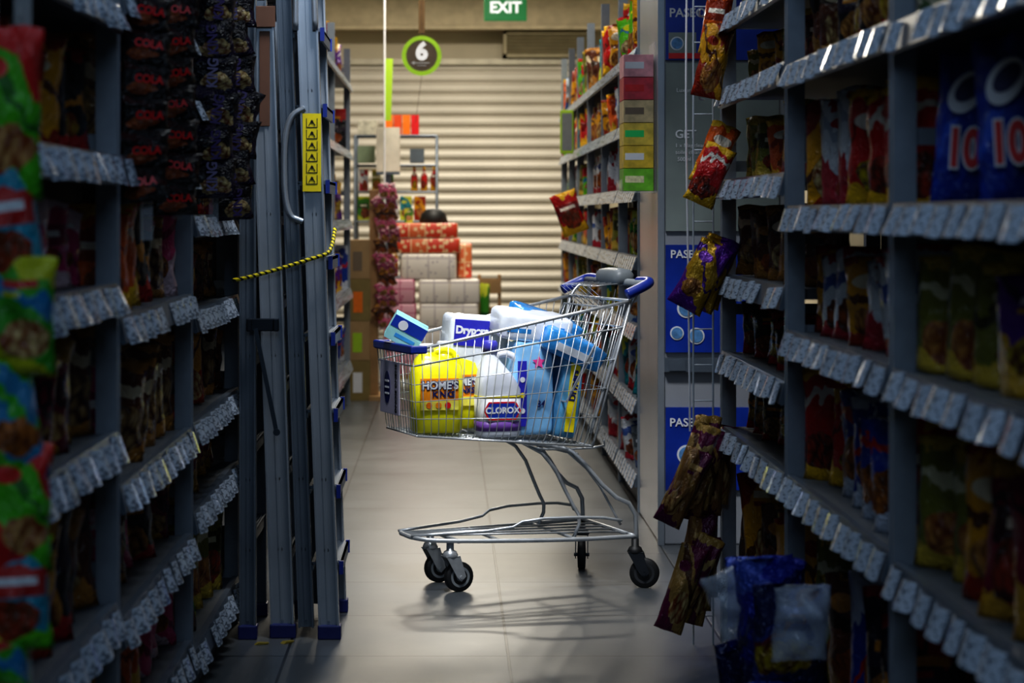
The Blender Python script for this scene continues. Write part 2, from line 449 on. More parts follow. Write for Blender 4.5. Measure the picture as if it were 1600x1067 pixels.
unit(1,XR,4.97,6.15,[.18,.582,.79,1.006,1.267,1.52,1.72,2.0],True,snk,['gold','wine','orange','brown','black','white','olive'],.15,last=True,grp='dried fruit bags on the shelves',skip=(7,))
unit(-1,XL,2.98,4.10,[.18,.45,.767,1.043,1.28,1.56,1.85],True,snk,['brown','wine','gold','purple','black','green','pink'],.15,grp='biscuit bags on the shelves',skip=(0,6))
unit(-1,XL,4.10,5.28,[.15,.406,.66,.98,1.283,1.6,1.85],True,snk,['orange','wine','pink','brown','brown','black','gold'],.15,grp='sweets bags on the shelves',skip=(6,))
unit(-1,XL,5.28,6.45,[.11,.45,.665,.937,1.17,1.45,1.75],True,snk,['gold','olive','green','black','brown','wine'],.15,last=True,grp='sweets bags on the shelves',skip=(6,))
mix=['bag','bottle','box','pouch','jar']
ys=[8.85,9.85,10.95,12.05,13.0,13.9,14.8]
for i in range(6):
    unit(1,XR,ys[i],ys[i+1],[.12,.42,.72,1.0,1.28,1.56,1.85],False,mix,['green','gold','red','white','orange','teal','lime','gold','brown','olive','silver'],.15,last=i==5,grp='groceries on the far shelves',hmax=.25,yawd=34,xoff=.055)
ys=[6.5,8.3,10.1,12.0,13.9]
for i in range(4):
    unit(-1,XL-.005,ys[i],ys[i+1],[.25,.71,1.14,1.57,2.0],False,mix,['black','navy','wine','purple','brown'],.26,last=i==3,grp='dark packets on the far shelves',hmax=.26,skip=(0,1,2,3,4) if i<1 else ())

# ---------------------------------------------------------------- pillar + end display
RXX=Matrix.Rotation(math.pi/2,4,'X')
pil=empty('display_pillar',(1.03,8.38,0),'white clad pillar with blue tissue panels and a grey sheet','pillar')
def pp(me,m,name,**k): return add(name,me,m,pil,(-1.03,-8.38,0),**k)
pp(MB().box(.77,1.25,7.97,8.8,0,2.6).mesh('p'),mat('pillar_laminate','a0a4ac',.22,.1,.05,4),'pillar_body',bevel=.006)
pp(MB().box(.762,.785,7.955,7.975,0,2.6).mesh('e'),M_alu,'edge_strip')
M_pb=mat('panel_blue','1838a0',.3,0,.25,9); M_pg=mat('promo_sheet','848e8c',.4,0,.2,4)
def panel(z0,z1,m): pp(MB().box(.79,1.2,7.95,7.97,z0,z1).mesh('pn'),m,'poster_panel')
panel(1.76,2.3,M_pb);panel(1.14,1.75,M_pg);panel(.7,1.09,M_pb);panel(.2,.5,M_pb)
pp(MB().box(.785,1.2,7.93,7.97,.63,.68).box(.8,.86,7.925,7.93,.635,.675).mesh('sr'),M_rail,'label_rail')
def ptext(s,size,x,z,m,**k): text(pil,s,size,(x-1.03,7.946-8.38,z),m,**k)
ptext('PASEO',.045,.868,1.93,M_white); ptext('PASEO',.04,.865,1.055,M_white); ptext('PASEO',.042,.865,.445,M_white)
ptext('GET',.042,.862,1.49,M_white); ptext('1 x Magiclean',.02,.878,1.45,M_white,bold=0);ptext('toilet cleaner',.02,.878,1.425,M_white,bold=0);ptext('500ml',.02,.856,1.4,M_white,bold=0)
ptext('Luxurious',.022,.872,1.65,M_white,bold=0)
pp(MB().box(.8,.9,7.947,7.951,1.765,1.86).mesh('pp'),M_pg,'printed_photo'); pp(MB().box(.8,.93,7.944,7.947,1.765,1.785).mesh('pp'),M_red,'red_ribbon')
M_emb=mat('emb','5f93c8',.4,0,.3,60)
for x,z,w in ((.83,1.82,.05),(.865,.86,.07),(.9,.76,.06),(.83,.77,.05),(.865,.33,.07)):
    d=MB(); d.lathe([(.001,0),(w/2,0),(w/2,.003),(.001,.003)],24,(x,7.948,z),RXX); pp(d.mesh('r',False),M_white,'round_emblem')
    d=MB(); d.lathe([(.001,0),(w*.4,0),(w*.4,.003),(.001,.003)],24,(x,7.945,z),RXX); pp(d.mesh('r',False),M_emb,'round_emblem')
dis=empty('box_dispenser',(.71,8.22,1.28),'clear acrylic dispenser fixed on the pillar holding tissue boxes','dispenser')
add('frame',MB().box(-.07,.06,-.12,.12,0,.006).box(-.07,-.066,-.12,.12,.006,.05).box(.054,.058,-.12,.12,0,.56).mesh('f'),M_clear,dis)
tb=carton(.11,.2,.082)
for i,(c,n) in enumerate((('6fb82a','green'),('d8b834','yellow'),('e0c44a','yellow'),('cdb88c','beige'),('c83848','red'),('e8a0a8','pale pink'))):
    m=mat('tissue_'+n,c,.4,0,.3,25,emit=0)
    o=add('tissue_box',tb,m,None,(.706,8.22,1.288+i*.0845),label=f'{n} printed tissue box stacked in a clear dispenser',cat='tissue box',group='tissue boxes in the dispenser',olink=True,bevel=.004)
    add('printed_band',MB().box(-.05,.02,-.1016,-.1,.03,.055).mesh('b'),[mat('pb1','e8e0b0',.5,0,.3,60),M_white,M_green,M_brown,M_red,M_white][i],o)
    add('tissue_slot',MB().loft([(.083,.035,.02,.6),(.086,.03,.015,.6)],16).mesh('ts'),M_white,o)

# ---------------------------------------------------------------- hanging things
def strip(loc,h,label,x2=0):
    e=empty('hanging_strip',loc,label,'display strip',group='hanging display strips')
    mb=MB(); mb.box(-.012,.012,-.001,.001,-h,.0)
    for i in range(int(h/.1)): mb.tube([(0,-.001,-.05-i*.1),(0,-.02,-.05-i*.1),(0,-.026,-.04-i*.1)],.0015,5)
    add('strip_body',mb.mesh('s'),M_clear,e)
    return e
def hang(me,mt,loc,rot,sc,name,label,cat,group):
    return add(name,me,mt,None,loc,rot,sc,label=label,cat=cat,group=group,olink=True)
strip((-.575,2.965,1.72),1.25,'clear plastic strip hanging at the shelf end with snack packets')
M_lm=[packmat('lime_a','48b01e','c82828','2aa0d0','1f6a18',201,layout=3),packmat('lime_b','3a9a2a','b8c020','b02828','1878b0',202,layout=1)]
M_tl=[packmat('teal_a','1f8aa8','5fc81e','d0d8e0','b02828',203,layout=4),packmat('teal_b','2a80b0','4aa820','c03030','3aa828',204,layout=3)]
zz=1.42
for i,(c,h) in enumerate((('lime',.2),('teal',.16),('lime',.14),('teal',.17),('lime',.15),('teal',.13),('lime',.15),('lime',.14))):
    hang(BAGS[i%4],(M_lm if c=='lime' else M_tl)[i//2%2],(-.585+U(-.01,.01),2.93,zz-h),(U(-.1,.1),U(-.16,.16),.2+U(-.2,.2)),(.62,.9,h/.21),'snack_packet',f'shiny {"green" if c=="lime" else "teal"} snack packet hanging on a strip','snack packet','green snack packets on the strip')
    zz-=h*.82
M_cola=packmat('pack_cola','0d0b0f','1a0d10','2a1518','3a1010',55,layout=1)
M_kng=packmat('pack_dark_purple','0e0b18','241838','18142a','08060f',57,layout=1)
for (x,y,zt,n) in ((-.585,4.22,1.62,6),(-.575,4.62,1.66,7)):
    strip((x,y+.035,zt+.03),.5,'clear plastic strip with small dark sweet packets')
    for i in range(n):
        o=hang(BAGS[i%4],M_cola,(x,y,zt-(i+1)*.066),(U(-.15,.15),U(-.15,.15),.35+U(-.2,.2)),(.62,.5,.3),'sweet_packet','small black and red cola sweet packet on a hanging strip','sweet packet','cola sweet packets on strips')
        text(o,'COLA',.048,(0,-.05,.12),M_red,bold=.03,sc=(.7,1.5,1))
M_lil=mat('lilac_print','54467c',.4)
for (x,y,zt,n) in ((-.582,5.4,1.75,6),(-.57,5.8,1.78,7)):
    strip((x,y+.045,zt+.03),.62,'clear plastic strip with dark purple packets')
    for i in range(n):
        o=hang(BAGS[(i+1)%4],M_kng,(x,y,zt-(i+1)*.085),(U(-.15,.15),U(-.3,.3),.3+U(-.3,.3)),(.75,.6,.42),'sweet_packet','dark purple glossy sweet packet on a hanging strip','sweet packet','dark purple packets on strips')
        text(o,'KING',.06,(0,-.05,.12),M_lil,X=(0,0,1),Y=(-1,0,0),bold=.03,sc=(1.2,.8,1))
rk=empty('wire_hanging_rack',(.715,6.12,0),'tall white wire rack hooked on the shelf end carrying bags','rack')
mb=MB()
for x in (-.03,.025): mb.tube([(x,0,.0),(x,0,2.25)],.003,6)
for i in range(22): mb.tube([(-.03,0,.08+i*.1),(.025,0,.08+i*.1)],.0022,5)
for z in (.6,.99,1.25,1.52,1.75,.33): mb.tube([(-.0,0,z),(-.02,-.06,z),(-.02,-.07,z+.015)],.003,5)
add('wire_frame',mb.mesh('w'),mat('white_wire','a8b2bc',.4),rk)
add('hanging_cord',MB().tube(chaikin([(-.045,-.05,2.2),(-.06,-.06,1.6),(-.05,-.06,1.0),(-.045,-.05,.6)],2),.003,6).mesh('hc'),M_white,rk)
GR='snack bags on the wire rack'
def rb(mesh,c,x,y,z,w,h,tilt,yaw,lab,v=0): return hang(mesh,PMV[c][v],(x,y,z),(0,tilt,yaw),(w/.17,.8,h/.24),'snack_bag',lab,'snack bag',GR)
rb(BAGS[0],'gold',.705,6.0,1.52,.085,.2,.2,.0,'gold and red snack bag hanging on a wire rack',1)
rb(BAGS[1],'orange',.725,6.03,1.64,.08,.19,.15,-.3,'orange snack bag hanging on a wire rack',2)
rb(BAGS[1],'red',.68,5.98,1.23,.09,.17,.42,.1,'red snack bag hanging tilted on a wire rack',1)
rb(BAGS[0],'orange',.70,6.03,1.28,.09,.18,.4,.2,'orange and red snack bag hanging tilted',0)
M_pg2=packmat('purple_gold','c89a28','6a2a9a','e0c050','4a1a80',310,.2,.4,.4,layout=3)
for k,(x,y,z,t) in enumerate(((.64,5.96,.945,.5),(.675,6.0,.945,.42),(.70,6.05,.95,.35))): hang(BAGS[2+k%2],M_pg2,(x,y,z),(0,t,.1*k),(.6,.8,.82),'snack_bag','purple and gold nut bag hanging tilted on a wire rack','snack bag',GR)
M_nb=[packmat('nut_foil_%d'%k,*c,320+k,.2,.4,.15,layout=l) for k,(c,l) in enumerate(((('8a6238','5a1440','d8b070','a88048'),1),(('a8844a','6a1a44','e0c890','5a3820'),3),(('6a1c44','b89048','d8b878','a07848'),2)))]
for i in range(8): hang(BAGS[i%5],M_nb[i%3],(.585+.022*i,5.88+.03*i,.37+.03*(i%3)),(0,.44-.05*i+U(-.1,.1),U(-.3,.3)),(.46,.8,.9),'snack_bag','brown and gold foil nut bag hanging in a cluster','snack bag',GR)
for i in range(6): hang(BAGS[(i+1)%5],M_nb[(i+1)%3],(.59+.024*i,5.9+.033*i,.08+.03*(i%3)),(0,.4-.06*i+U(-.1,.1),U(-.3,.3)),(.46,.8,1.0),'snack_bag','dark brown foil bag hanging low in a cluster','snack bag',GR)
hang(BAGS[1],PMV['red'][2],(.68,11.6,1.1),(0,-.35,0),(.85,.8,.95),'snack_bag','red and white snack bag hanging from the shelf edge','snack bag',None)
fg=empty('aisle_flag_sign',(.715,13.0,1.56),'small green framed flag sign on the shelf upright','sign')
add('sign_frame',MB().box(-.05,.03,-.008,.008,0,.26).mesh('f'),M_lime,fg,bevel=.01)
add('sign_face',MB().box(-.04,.02,-.011,-.008,.02,.24).mesh('f'),M_grey,fg)

M_film=mat('crinkled_film','d8e4f4',.07,.0,.1,10,bump=1.0,alpha=.3)
GB='film wrapped bundles at the shelf foot'
M_bfoil=packmat('blue_foil','14289a','3f58b8','8088a8','0c1a60',77,.12,1,.3,layout=3)
M_bfo2=packmat('blue_foil_2','2a3a80','101c50','6878b0','6a2a30',78,.12,1,.2,layout=1)
for (x,y,z,h,w,ya,m) in ((.665,4.26,.0,.3,.17,.3,M_bfoil),(.665,4.26,.28,.2,.16,.1,M_bfo2),(.655,4.62,0,.3,.17,.2,M_bfo2),(.655,4.62,.28,.2,.16,.3,M_bfoil),(.665,4.44,0,.3,.17,-.1,M_bfo2),(.66,4.44,.28,.22,.15,-.2,M_bfoil)):
    hang(BAGS[int(y*10)%5],m,(x,y,z),(0,U(-.08,.08),ya),(w/.17,1.3,h/.24),'wrapped_bundle','blue foil bundle in crinkled clear film beside the shelf foot','package',GB)
for k,(x,y,z) in enumerate(((.615,4.52,.39),(.67,4.18,.40),(.62,4.3,.27))):
    hang(BAGS[k+1],M_film,(x,y,z-.05),(.1,.4*(k-1),.3),(.7,1.6,.6),'clear_film_bag','crinkled clear plastic film bag on top of a blue bundle','plastic bag',GB)
# number bags
M_nbg=packmat('number_blue','1a3fa8','14308a','1a3fa8','2a5ad0',401,layout=1)
M_wo=mat('white_oval','e4e6ee',.35,0,.1,20)
for (x,y,ya,ro) in ((.835,3.58,-.2,.06),(.845,3.29,-.22,-.05)):
    o=prod('bag','navy',(x,y,1.216),ya,.25,.54,group='blue bags with red number',label='glossy blue bag with white oval and red number 10',m=M_nbg,roll=ro)
    o.scale[1]*=1.6
    e=MB(); e.lathe([(.001,0),(.05,0),(.05,.002),(.001,.002)],24,(0,0,0),RXX); add('white_oval',e.mesh('o'),M_wo,o,(0,-.042,.175),(0,-.35,0),scale=(1.1,1,.6))
    e=MB(); e.lathe([(.001,0),(.05,0),(.05,.002),(.001,.002)],24,(0,0,0),RXX); add('dark_oval',e.mesh('o'),M_navy,o,(.004,-.0445,.18),(0,-.35,0),scale=(.8,1,.34))
    text(o,'10',.08,(0,-.048,.085),M_red,bold=.04,sc=(1.25,1,1)); text(o,'10',.08,(0.0,-.045,.085),M_white,bold=.09,sc=(1.25,1,1))
for k,(y,c) in enumerate(((3.72,'wine'),(3.10,'purple'),(2.95,'gold'),(2.8,'olive'))):
    prod('bag',c,(.87,y-.02,1.216),-.6,.22,.6,group='nut and snack bags on the shelves')

# ---------------------------------------------------------------- ladders
def ladder(loc,leanx,H,width,steps,label,mrail,mstep,rear=True,rw=.058,rearx=-.075,td=.042):
    e=empty('step_ladder',loc,label,'ladder',group='folded ladders leaning at the shelves')
    sl=leanx/H
    def rail(x,y,w,m,nm,H_=H,z0=.03):
        mb=MB(); Mx=Matrix(((1,0,sl,x),(0,1,0,y),(0,0,1,0),(0,0,0,1)))
        mb.box(-w/2,w/2,-.0,.004,z0,H_,M=Mx); mb.box(-w/2,-w/2+.005,-.014,.024,z0,H_,M=Mx); mb.box(w/2-.005,w/2,-.014,.024,z0,H_,M=Mx)
        mb.box(-.004,.004,-.003,.0,z0+.02,H_-.02,M=Mx)
        for t in (.25,.45,.8,1.2,1.55):
            if t<H_-.1: mb.lathe([(.001,-.0075),(.006,-.0075),(.007,-.004),(.007,-.0)],10,(x+sl*t,y,t),RXX)
        return add(nm,mb.mesh('rail'),m,e)
    rail(0,0,rw,mrail,'side_rail'); rail(0,width,rw,mrail,'side_rail')
    if rear:
        rail(rearx,.02,rw*.75,mstep,'rear_leg',H*.93); rail(rearx,width-.03,rw*.75,mstep,'rear_leg',H*.93)
    z=steps[0]
    while z<min(H-.05,steps[2]):
        mb=MB(); a=-td-.003; b=td
        mb.box(a,b,.022,width-.002,z-.004,z+.004); mb.box(b-.006,b,.022,width-.002,z-.03,z+.004); mb.box(a,a+.005,.022,width-.002,z-.02,z)
        for k in range(5): mb.box(a+.01+k*td*.38,a+.015+k*td*.38,.03,width-.01,z+.004,z+.007)
        mb.box(b-.008,b+.004,.012,.022,z-.03,z+.008,1); mb.box(b-.008,b+.004,width-.006,width+.002,z-.03,z+.008,1)
        add('step',mb.mesh('step'),[mstep,M_blue],e,(sl*z,0,0)); z+=steps[1]
    for y in (0,width): add('foot',MB().box(-rw/2-.004,rw/2+.004,-.018,.03,0,.04).mesh('foot'),M_navy,e,(0,y,0),bevel=.004)
    return e
l1=ladder((-.335,6.2,0),-.075,2.1,.42,(.21,.216,2.0),'folded aluminium step ladder with blue feet and yellow sticker',M_alu,M_alud,rearx=-.066)
stc=add('safety_sticker',MB().box(-.026,.026,-.0012,0,0,.22).mesh('st'),M_yel,l1,(-.049,-.0155,1.265))
mb=MB()
for i in range(6):
    z=.02+i*.032; mb.box(-.016,.016,-.0012,-.0004,z,z+.002); mb.box(-.016,-.014,-.0012,-.0004,z,z+.026);mb.box(.014,.016,-.0012,-.0004,z,z+.026); mb.tube([(-.009,-.001,z+.005),(0,-.001,z+.022),(.009,-.001,z+.006)],.0012,4); mb.box(-.003,.004,-.0014,-.0006,z+.012,z+.02)
add('pictogram_strip',mb.mesh('pg'),M_ink,stc,(0,-.001,0))
add('grab_handle',MB().tube(chaikin([(-.075,-.01,1.18),(-.125,-.012,1.2),(-.13,-.012,1.4),(-.11,-.012,1.48),(-.07,-.01,1.5)],3),.009,8).mesh('gh',True),M_alu,l1)
add('top_hoop',MB().tube(chaikin([(-.095,-.015,1.72),(-.095,-.015,2.1),(-.055,-.015,2.16),(-.04,-.015,1.72)],2),.008,8).mesh('th',True),M_alu,l1)
l2=ladder((-.468,6.22,0),-.06,1.78,.38,(.24,.24,1.6),'folded aluminium ladder standing between other ladders',M_alu,M_alud,rw=.066,rear=False,td=.028)
l3=ladder((-.566,6.2,0),-.0,1.84,.36,(.3,.25,1.7),'flat folded grey ladder standing against the shelf',M_alud,M_alud,rear=False,rw=.046,td=.018)
add('top_cap',MB().box(-.034,.034,-.018,-.014,1.73,1.79).box(-.012,.018,-.006,-.003,1.45,1.72).mesh('cap'),mat('worn_brown','6a4a3a',.6),l2,(-.055,0,0),bevel=.002)
add('latch_bracket',MB().box(-.045,.045,-.01,.004,-.018,.018).box(-.045,-.03,-.025,-.01,-.018,.018).box(.03,.045,-.025,-.01,-.018,.018).mesh('bb'),mat('dark_steel','343b44',.35,.8),l3,(.046,-.035,.89),bevel=.003,label='dark steel latch bracket')
add('stay_bar',MB().box(-.006,.006,-.004,0,-.3,.0,M=Matrix.Rotation(-.2,4,'Y')).lathe([(.001,0),(.01,0),(.01,.006),(.001,.006)],12,(.06,-.008,-.29),RXX).mesh('sb'),mat('dark_steel2','48525e',.35,.8),l3,(.026,-.047,.88),label='hanging dark steel stay bar')
rope=chaikin([(-.605,6.17,1.015),(-.575,6.16,1.02),(-.48,6.16,1.045),(-.37,6.16,1.08),(-.335,6.16,1.09),(-.325,6.19,1.12),(-.322,6.24,1.16)],2)
add('striped_rope',MB().tube(rope,.0055,8).mesh('rope',True),stripemat('rope_stripe','141414','ecd81c',30),label='yellow and black striped cord tying the ladders together',cat='rope')
M_scrap=mat('yellow_scrap','8a7a28',.6)
for (x,y,r) in ((-.52,6.12,.3),(-.45,6.14,.8),(-.5,6.5,1)):
    mb=MB(); mb.prism([(-.02,0),(.016,.001),(.02,.004),(-.01,.006)],-.008,.008); add('paper_scrap',mb.mesh('ps'),M_scrap,None,(x,y,.0005),(0,0,r),label='small yellow paper scrap lying on the tiled floor',cat='litter',group='paper scraps on the floor')

# ---------------------------------------------------------------- shopping trolley
O=Vector((.51,7.25,0)); F=Vector((-.9397,-.342,0)); Nn=Vector((.342,-.9397,0))
def cw(u,v,w): return O+F*u+Nn*v+Vector((0,0,w))
TH=math.radians(200)
tr=empty('shopping_trolley',tuple(O),'zinc wire shopping trolley with blue grips loaded with household goods','shopping cart',rz=TH)
Tf=lambda s:Vector((.725,s*.18,.775)); Tr=lambda s:Vector((.01,s*.25,.924))
Bf=lambda s:Vector((.70,s*.15,.505)); Br=lambda s:Vector((.125,s*.205,.458))
mb=MB()
mb.tube(chaikin([Tf(1)+Vector((0,-.03,0)),Tf(1),Tr(1)],1),.0055,8)
mb.tube(chaikin([Tf(-1)+Vector((0,.03,0)),Tf(-1),Tr(-1)],1),.0055,8)
mb.tube([Tf(1)+Vector((0,-.03,0)),Tf(-1)+Vector((0,.03,0))],.0055,8)
mb.tube([Tr(1),Tr(-1)],.005,8)
W=.0016
n=25
for i in range(n+1):
    t=i/n
    a=Tf(1).lerp(Tr(1),t);b=Bf(1).lerp(Br(1),t);c=Bf(-1).lerp(Br(-1),t);d=Tf(-1).lerp(Tr(-1),t)
    mb.tube([a,b+(a-b)*.06,b+(c-b)*.04,c+(b-c)*.04,c+(d-c)*.06,d],W,5)
for k,(fr,w) in enumerate(((0,.0035),(.2,W),(.4,W),(.6,W),(.82,.0032))):
    for s in (1,-1):
        mb.tube([Bf(s).lerp(Tf(s),fr),Br(s).lerp(Tr(s),fr)],w,5)
    mb.tube([Bf(1).lerp(Tf(1),fr),Bf(-1).lerp(Tf(-1),fr)],w,5)
    mb.tube([Br(1).lerp(Tr(1),fr),Br(-1).lerp(Tr(-1),fr)],w,5)
for i in range(1,9):
    t=i/9; mb.tube([Bf(1).lerp(Bf(-1),t),Br(1).lerp(Br(-1),t)],W,5)
for i in range(1,12):
    t=i/12; mb.tube([Bf(1).lerp(Bf(-1),t),Tf(1).lerp(Tf(-1),t)],W,5)
    mb.tube([Br(1).lerp(Br(-1),t),Tr(1).lerp(Tr(-1),t)],W,5)
for s in (1,-1): mb.tube([Br(s),Tr(s)],.004,6)
add('wire_basket',mb.mesh('basket',True),M_zinc,tr)
mb=MB()
for i in range(9):
    v=-.19+i*.0475; mb.tube(chaikin([(.05,v,.9),(.12,v*.97,.74),(.2,v*.9,.6)],1),W,5)
mb.tube([(.05,-.2,.9),(.2,-.17,.6),(.2,.17,.6),(.05,.2,.9)],.004,6,True)
mb.tube([(.12,-.185,.74),(.12,.185,.74)],.003,5)
for i in range(6): mb.tube([(.02,-.12+i*.048,.9),(.1,-.12+i*.048,.965),(.0,-.12+i*.048,.975)],W,5)
add('child_seat_flap',mb.mesh('flap',True),M_zinc,tr)
mb=MB(); r=.0072
for s in (1,-1):
    mb.tube(chaikin([(.36,s*.12,.475),(.2,s*.13,.452),(.16,s*.16,.43),(.06,s*.2,.30),(-.02,s*.215,.262),(-.025,s*.215,.15)],1),r,8)
    mb.tube(chaikin([(.33,s*.1,.47),(.24,s*.12,.42),(.17,s*.14,.27),(.14,s*.15,.22),(.17,s*.15,.155)],1),.006,8)
    mb.tube(chaikin([(-.025,s*.215,.165),(.2,s*.19,.16),(.62,s*.105,.165),(.69,s*.06,.175),(.69,0,.175)],2),r,8)
    mb.tube(chaikin([(.02,s*.2,.215),(.10,s*.19,.23),(.33,s*.15,.228),(.385,s*.135,.195),(.69,s*.06,.18)],1),.005,8)
    mb.tube(chaikin([(.2,s*.13,.452),(.1,s*.16,.36),(.02,s*.19,.2)],1),.0045,6)
    mb.tube(chaikin([(.28,s*.105,.47),(.3,s*.1,.45),(.22,s*.1,.44),(.05,s*.13,.445),(.06,s*.15,.47)],1),.004,6)
mb.tube([(-.02,-.215,.165),(-.02,.215,.165)],.007,8)
for i in range(1,5):
    v=-.11+i*.044; mb.tube([(-.02,v*1.6,.165),(.69,v*.6,.178)],.0035,6)
mb.tube([(.17,-.19,.16),(.17,.19,.16)],.005,6); mb.tube([(.42,-.15,.163),(.42,.15,.163)],.005,6)
mb.tube([(.16,-.16,.43),(.16,.16,.43)],.006,6)
mb.tube([(.55,-.12,.163),(.55,.12,.163)],.007,6)
add('chassis_frame',mb.mesh('chassis',True),M_zincd,tr)
def caster(u,v,yaw,big):
    c=add('caster',MB().lathe([(.001,.0),(.024,.0),(.026,.004),(.02,.018),(.012,.022),(.012,.045),(.001,.046)],16,(0,0,.112)).mesh('c',True),M_zincd if big else M_black,tr,(u,v,0),(0,0,yaw))
    mb=MB()
    for s in (1,-1):
        mb.add([(.022,s*.019,.115),(-.026,s*.019,.115),(-.046,s*.019,.05),(-.03,s*.019,.034),(-.014,s*.019,.05),(.022,s*.022,.115),(-.026,s*.022,.115),(-.046,s*.022,.05),(-.03,s*.022,.034),(-.014,s*.022,.05)],
          [(0,1,2,3,4),(9,8,7,6,5),(0,5,6,1),(1,6,7,2),(2,7,8,3),(3,8,9,4),(4,9,5,0)])
    mb.box(-.026,.022,-.022,.022,.112,.116)
    mb.tube([(-.03,-.026,.048),(-.03,.026,.048)],.006,8)
    add('fork',mb.mesh('fork'),M_zincd if big else mat('fork_dark','30343a',.4,.5),c)
    w=MB(); w.lathe([(.02,-.013),(.044,-.013),(.048,-.009),(.048,.009),(.044,.013),(.02,.013)],28,(-.03,0,.048),RXX); w=add('wheel',w.mesh('wh',True),M_black,c)
    h=MB(); h.lathe([(.001,-.0145),(.012,-.0145),(.015,-.012),(.03,-.0135),(.033,-.0135),(.033,.0135),(.03,.0135),(.015,.012),(.012,.0145),(.001,.0145)],24,(-.03,0,.048),RXX); add('wheel_hub',h.mesh('hb'),M_grey if big else mat('hub_dark','303236',.5),w)
caster(.57,.095,.1,True);caster(.57,-.095,.1,True);caster(-.02,.215,-.5,False);caster(-.02,-.215,-2.0,False)
for s in (1,-1): add('handle_arm',MB().tube(chaikin([(.13,s*.2,.5),(.03,s*.235,.85),(.005,s*.25,.93),(-.03,s*.25,.965),(-.05,s*.25,.975)],2),.006,8).mesh('arms',True),M_zincd,tr)
add('handle_bar',MB().tube([(-.05,-.25,.978),(-.05,.25,.978)],.012,12).mesh('hbm',True),M_grey,tr)
for s in (1,-1):
    add('blue_grip',MB().tube(chaikin([(-.058,s*.16,.982),(-.062,s*.24,.985),(-.04,s*.262,.975),(.03,s*.262,.945)],2),.0165,12).mesh('grip',True),M_blue,tr)
hb=MB(); hb.loft([(0,.03,.07,.5),(.01,.04,.09,.5),(.035,.042,.09,.5),(.05,.03,.08,.5),(.056,.01,.04,.6)],24)
add('coin_lock',hb.mesh('cl',True),mat('lock_grey','666c70',.45),tr,(-.045,.0,.968))
add('lock_chain',MB().tube(chaikin([(-.03,.05,.97),(.0,.08,.9),(.02,.1,.86)],2),.004,6).mesh('lc',True),M_black,tr)
add('front_bumper',MB().box(.718,.735,-.185,.185,-.012,.016,M=Matrix.Translation((0,0,.775))).box(.68,.735,.172,.192,.765,.79).box(.68,.735,-.192,-.172,.765,.79).mesh('bmp'),M_blue,tr,bevel=.005)
sg=add('trolley_sign',MB().box(.722,.727,-.14,.05,.56,.73).mesh('sg'),mat('sign_lilac','b8b4cc',.35),tr,bevel=.003)
text(sg,'SHENG SIONG',.024,(.7275,.02,.645),M_ink,X=(0,0,-1),Y=(0,1,0),bold=.03)
e=MB(); e.lathe([(.001,0),(.04,0),(.04,.001),(.001,.001)],24,(0,0,0),Matrix.Rotation(math.pi/2,4,'Y')); e=add('oval_emblem',e.mesh('em'),M_navy,sg,(.7272,-.065,.645),scale=(1,.75,1.3))
for z in (-.02,0,.02): add('emblem_stripe',MB().box(0,.0008,-.02,.02,z-.003,z+.003).mesh('es'),M_white,sg,(.7284,-.065,.645))

# --- contents (independent things standing in the basket)
GC='household goods in the trolley'
Rz=math.radians(20)
M_yj=mat('yellow_jug','f6f01a',.3,0,.05,10,spec=.6)
M_lblo=mat('orange_label','f8921c',.35,0,.15,14)
def jug(u,v,yaw,lab,front=True):
    e=empty('detergent_jug',tuple(cw(u,v,.506)),lab,'detergent jug',group=GC,rz=yaw)
    mb=MB(); mb.loft([(0,.070,.05,.5),(.008,.080,.058,.5),(.09,.083,.06,.5),(.18,.082,.06,.5),(.212,.076,.054,.55),(.235,.055,.036,.7,-.012,0),(.248,.026,.024,1,-.03,0),(.255,.024,.024,1,-.03,0)],32)
    mb.tube(chaikin([(-.02,0,.235),(.0,0,.262),(.055,0,.257),(.075,0,.21),(.07,0,.16)],3),.012,10)
    add('jug_body',mb.mesh('jug',True),M_yj,e)
    add('screw_cap',MB().lathe([(.001,0),(.024,0),(.024,.028),(.02,.032),(.001,.032)],18,(-.03,0,.25)).mesh('cap',True),M_white,e)
    l=MB(); l.box(-.062,.060,-.0655,-.059,.075,.175); l=add('front_label',l.mesh('lb'),M_lblo,e)
    add('label_panel',MB().box(-.062,.060,-.067,-.0655,.075,.105).mesh('lp'),mat('pale_lemon','f4e660',.4,0,.2,30),l)
    text(l,"HOME'S",.034,(0.0,-.0675,.152),M_navy,bold=.1);text(l,"HOME'S",.034,(0.0,-.0685,.152),M_white,bold=.03); text(l,"KINKS",.026,(.012,-.0675,.124),M_navy,bold=.04)
    if front:
        for i,c in enumerate((M_orange,M_lblo,M_red)): add('fruit_mark',MB().lathe([(.001,0),(.01,0),(.01,.001),(.001,.001)],14,(-.035+.03*i,-.068-.0006*i,.09),RXX).mesh('fm'),c,l)
    return e
jug(.60,.045,Rz-.15,'bright yellow plastic detergent jug with orange label in the trolley')
jug(.50,-.075,Rz+.1,'bright yellow plastic detergent jug behind another in the trolley',False)
M_bl=mat('bleach_white','e8ecf6',.35,0,.03,10); M_clb=mat('label_navy','1c3cac',.35,0,.1,20); M_clp=mat('label_violet','7a50a8',.35,0,.1,20)
e=empty('bleach_bottle',tuple(cw(.405,.085,.49)),'white bleach bottle with blue label and purple cap','bleach bottle',group=GC,rz=Rz-.1)
mb=MB(); mb.loft([(0,.066,.05,.65),(.01,.072,.055,.65),(.15,.072,.055,.65),(.19,.06,.048,.75,-.008,0),(.225,.042,.036,.9,-.02,0),(.255,.022,.022,1,-.026,0),(.275,.02,.02,1,-.026,0)],32)
